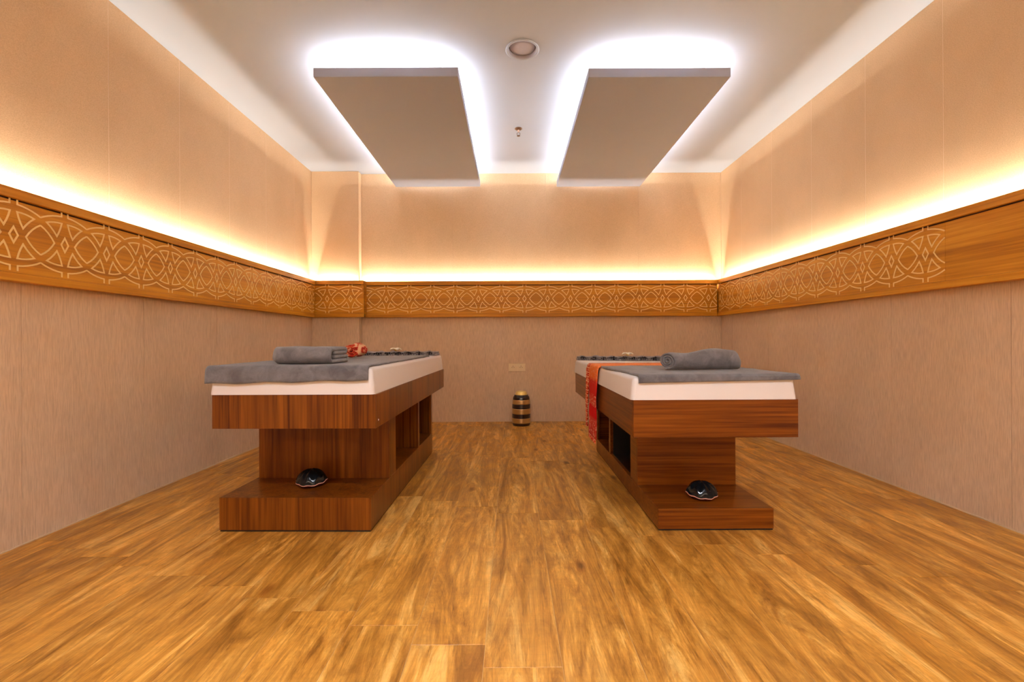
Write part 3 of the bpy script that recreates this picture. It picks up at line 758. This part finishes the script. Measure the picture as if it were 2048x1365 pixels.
# ------------------------------------------------------------------ black ribbed shell dishes on the bed bases
M_gloss = plain('black_glaze', (0.004,0.006,0.008), 0.12, coat=0.0, spec=0.3)
M_rim = plain('pinkish_rim', (0.62,0.30,0.22), 0.35); M_under = plain('dark_red_underside', (0.20,0.015,0.01), 0.35)
def shell(loc, rz, label):
    t = empty('black_shell_dish', loc, label, 'dish', rz)
    nA, nR, R = 80, 14, 0.082
    def outline(a):   # pointed towards -y (the camera), broad at the back
        d = 0.5-0.5*math.sin(a)      # 1 at the front
        r = R*(1-0.13*abs(math.sin(a)))
        r *= 1+0.17*d**5
        return r
    def P(a, u, lift=0.0):
        rib = 1+0.06*abs(math.sin(4.5*(a+math.pi/2)))*u
        r = outline(a)*u*rib
        z = 0.022+0.072*math.sqrt(max(0, 1-(u*0.985)**2))*(1+0.13*math.cos(9*(a+math.pi/2))*u)
        front = max(0, -math.sin(a))
        z -= 0.014*front*u**3
        return (r*math.cos(a), r*math.sin(a)*0.88, z+lift)
    bm = bmesh.new(); top = bm.verts.new(P(0, 0.0)); rings = []
    for i in range(1, nR+1):
        u = math.sin(math.pi/2*i/nR); rings.append([bm.verts.new(P(2*math.pi*k/nA, u)) for k in range(nA)])
    for k in range(nA): bm.faces.new((top, rings[0][k], rings[0][(k+1) % nA]))
    for a, b in zip(rings, rings[1:]):
        for k in range(nA): bm.faces.new((a[k], b[k], b[(k+1) % nA], a[(k+1) % nA]))
    finish(bm, 'ribbed_shell', M_gloss, t, True)
    def ringmesh(u0, z0, u1, z1, name, m, cap=False):
        bm = bmesh.new()
        def q(u, dz): return [bm.verts.new((lambda p: (p[0]*u, p[1]*u, max(p[2]+dz, 0.0008)))(P(2*math.pi*k/nA, 1.0))) for k in range(nA)]
        A, B_ = q(u0, z0), q(u1, z1)
        for k in range(nA): bm.faces.new((A[k], B_[k], B_[(k+1) % nA], A[(k+1) % nA]))
        if cap: bm.faces.new(B_)
        return finish(bm, name, m, t, True)
    ringmesh(1.0, 0.0, 1.015, -0.004, 'rim', M_rim)
    ringmesh(1.015, -0.004, 0.60, -0.060, 'underside', M_under, True)
    return t
shell((-1.148, 2.605, 0.1802), 0.15, 'glossy black ribbed dish on the taller base under the folded-towel bed')
shell((1.062, 2.552, 0.1152), -0.12, 'glossy black ribbed dish on the lower base under the rolled-towel bed')

# ------------------------------------------------------------------ striped vase
t = empty('striped_vase', (0.111, 5.41, 0), 'dark brown vase with gold bands standing on the floor by the back wall', 'vase')
VR = lambda z: 0.108*math.sqrt(max(0.05, 1-max(0, (z-0.19)/0.30)**2.1)) * (1 if z > 0.03 else 0.93+0.07*z/0.03)
M_vd = plain('dark_brown_glaze', (0.022,0.008,0.006), 0.28, coat=0.4); M_vg = plain('brushed_gold_band', (0.55,0.37,0.16), 0.33, metal=0.75); M_vl = plain('bright_gold_collar', (0.95,0.72,0.25), 0.3, metal=0.6)
bounds = [(0.0, 0.032, 'd'), (0.032, 0.090, 'g'), (0.090, 0.140, 'd'), (0.140, 0.202, 'g'), (0.202, 0.254, 'd'), (0.254, 0.306, 'g'), (0.306, 0.338, 'd')]
for a, b, kk in bounds:
    bm = bmesh.new(); n = 6; e = 0.0015 if kk == 'g' else 0.0
    pr = [(max(0.05, VR(a)-0.012), a+0.0003)] + [(VR(a+(b-a)*i/n)+e, a+(b-a)*i/n+(0.0003 if i == 0 else 0)) for i in range(n+1)] + [(VR(b)-0.012, b)]
    lathe(bm, pr, 48, caps=(a == 0)); finish(bm, 'gold_band' if kk == 'g' else 'dark_band', M_vg if kk == 'g' else M_vd, t, True)
bm = bmesh.new(); rt = VR(0.338); lathe(bm, [(rt-0.003, 0.3385), (rt-0.010, 0.350), (0.078, 0.362), (0.070, 0.362), (0.060, 0.345)], 48, caps=False); finish(bm, 'shoulder', M_vd, t, True)
bm = bmesh.new(); lathe(bm, [(0.0005, 0.345), (0.073, 0.345), (0.073, 0.364), (0.062, 0.398), (0.054, 0.402), (0.050, 0.385), (0.0005, 0.383)], 40, caps=False); finish(bm, 'collar', M_vl, t, True)

# ------------------------------------------------------------------ wall socket
t = empty('wall_socket', (0.066, YB-0.0002, 0.672), 'cream double wall socket above the striped vase', 'socket')
M_sock = plain('cream_plastic', (0.92,0.76,0.50), 0.4); M_sockd = plain('tan_plastic', (0.45,0.27,0.14), 0.5)
box('plate', -0.104, 0.104, -0.011, 0, -0.047, 0.047, M_sock, t, bev=0.004, seg=2)
for s in (-1, 1):
    o = box('socket_insert', s*0.050-0.036, s*0.050+0.036, -0.0145, -0.0112, -0.034, 0.034, M_sock, t, bev=0.0015, seg=1)
    for q in (-1, 1): box('pin_hole', s*0.050+q*0.012-0.004, s*0.050+q*0.012+0.004, -0.0155, -0.0146, -0.004, 0.006, M_sockd, o)
    box('pin_hole', s*0.050-0.005, s*0.050+0.005, -0.0155, -0.0146, 0.012, 0.020, M_sockd, o)
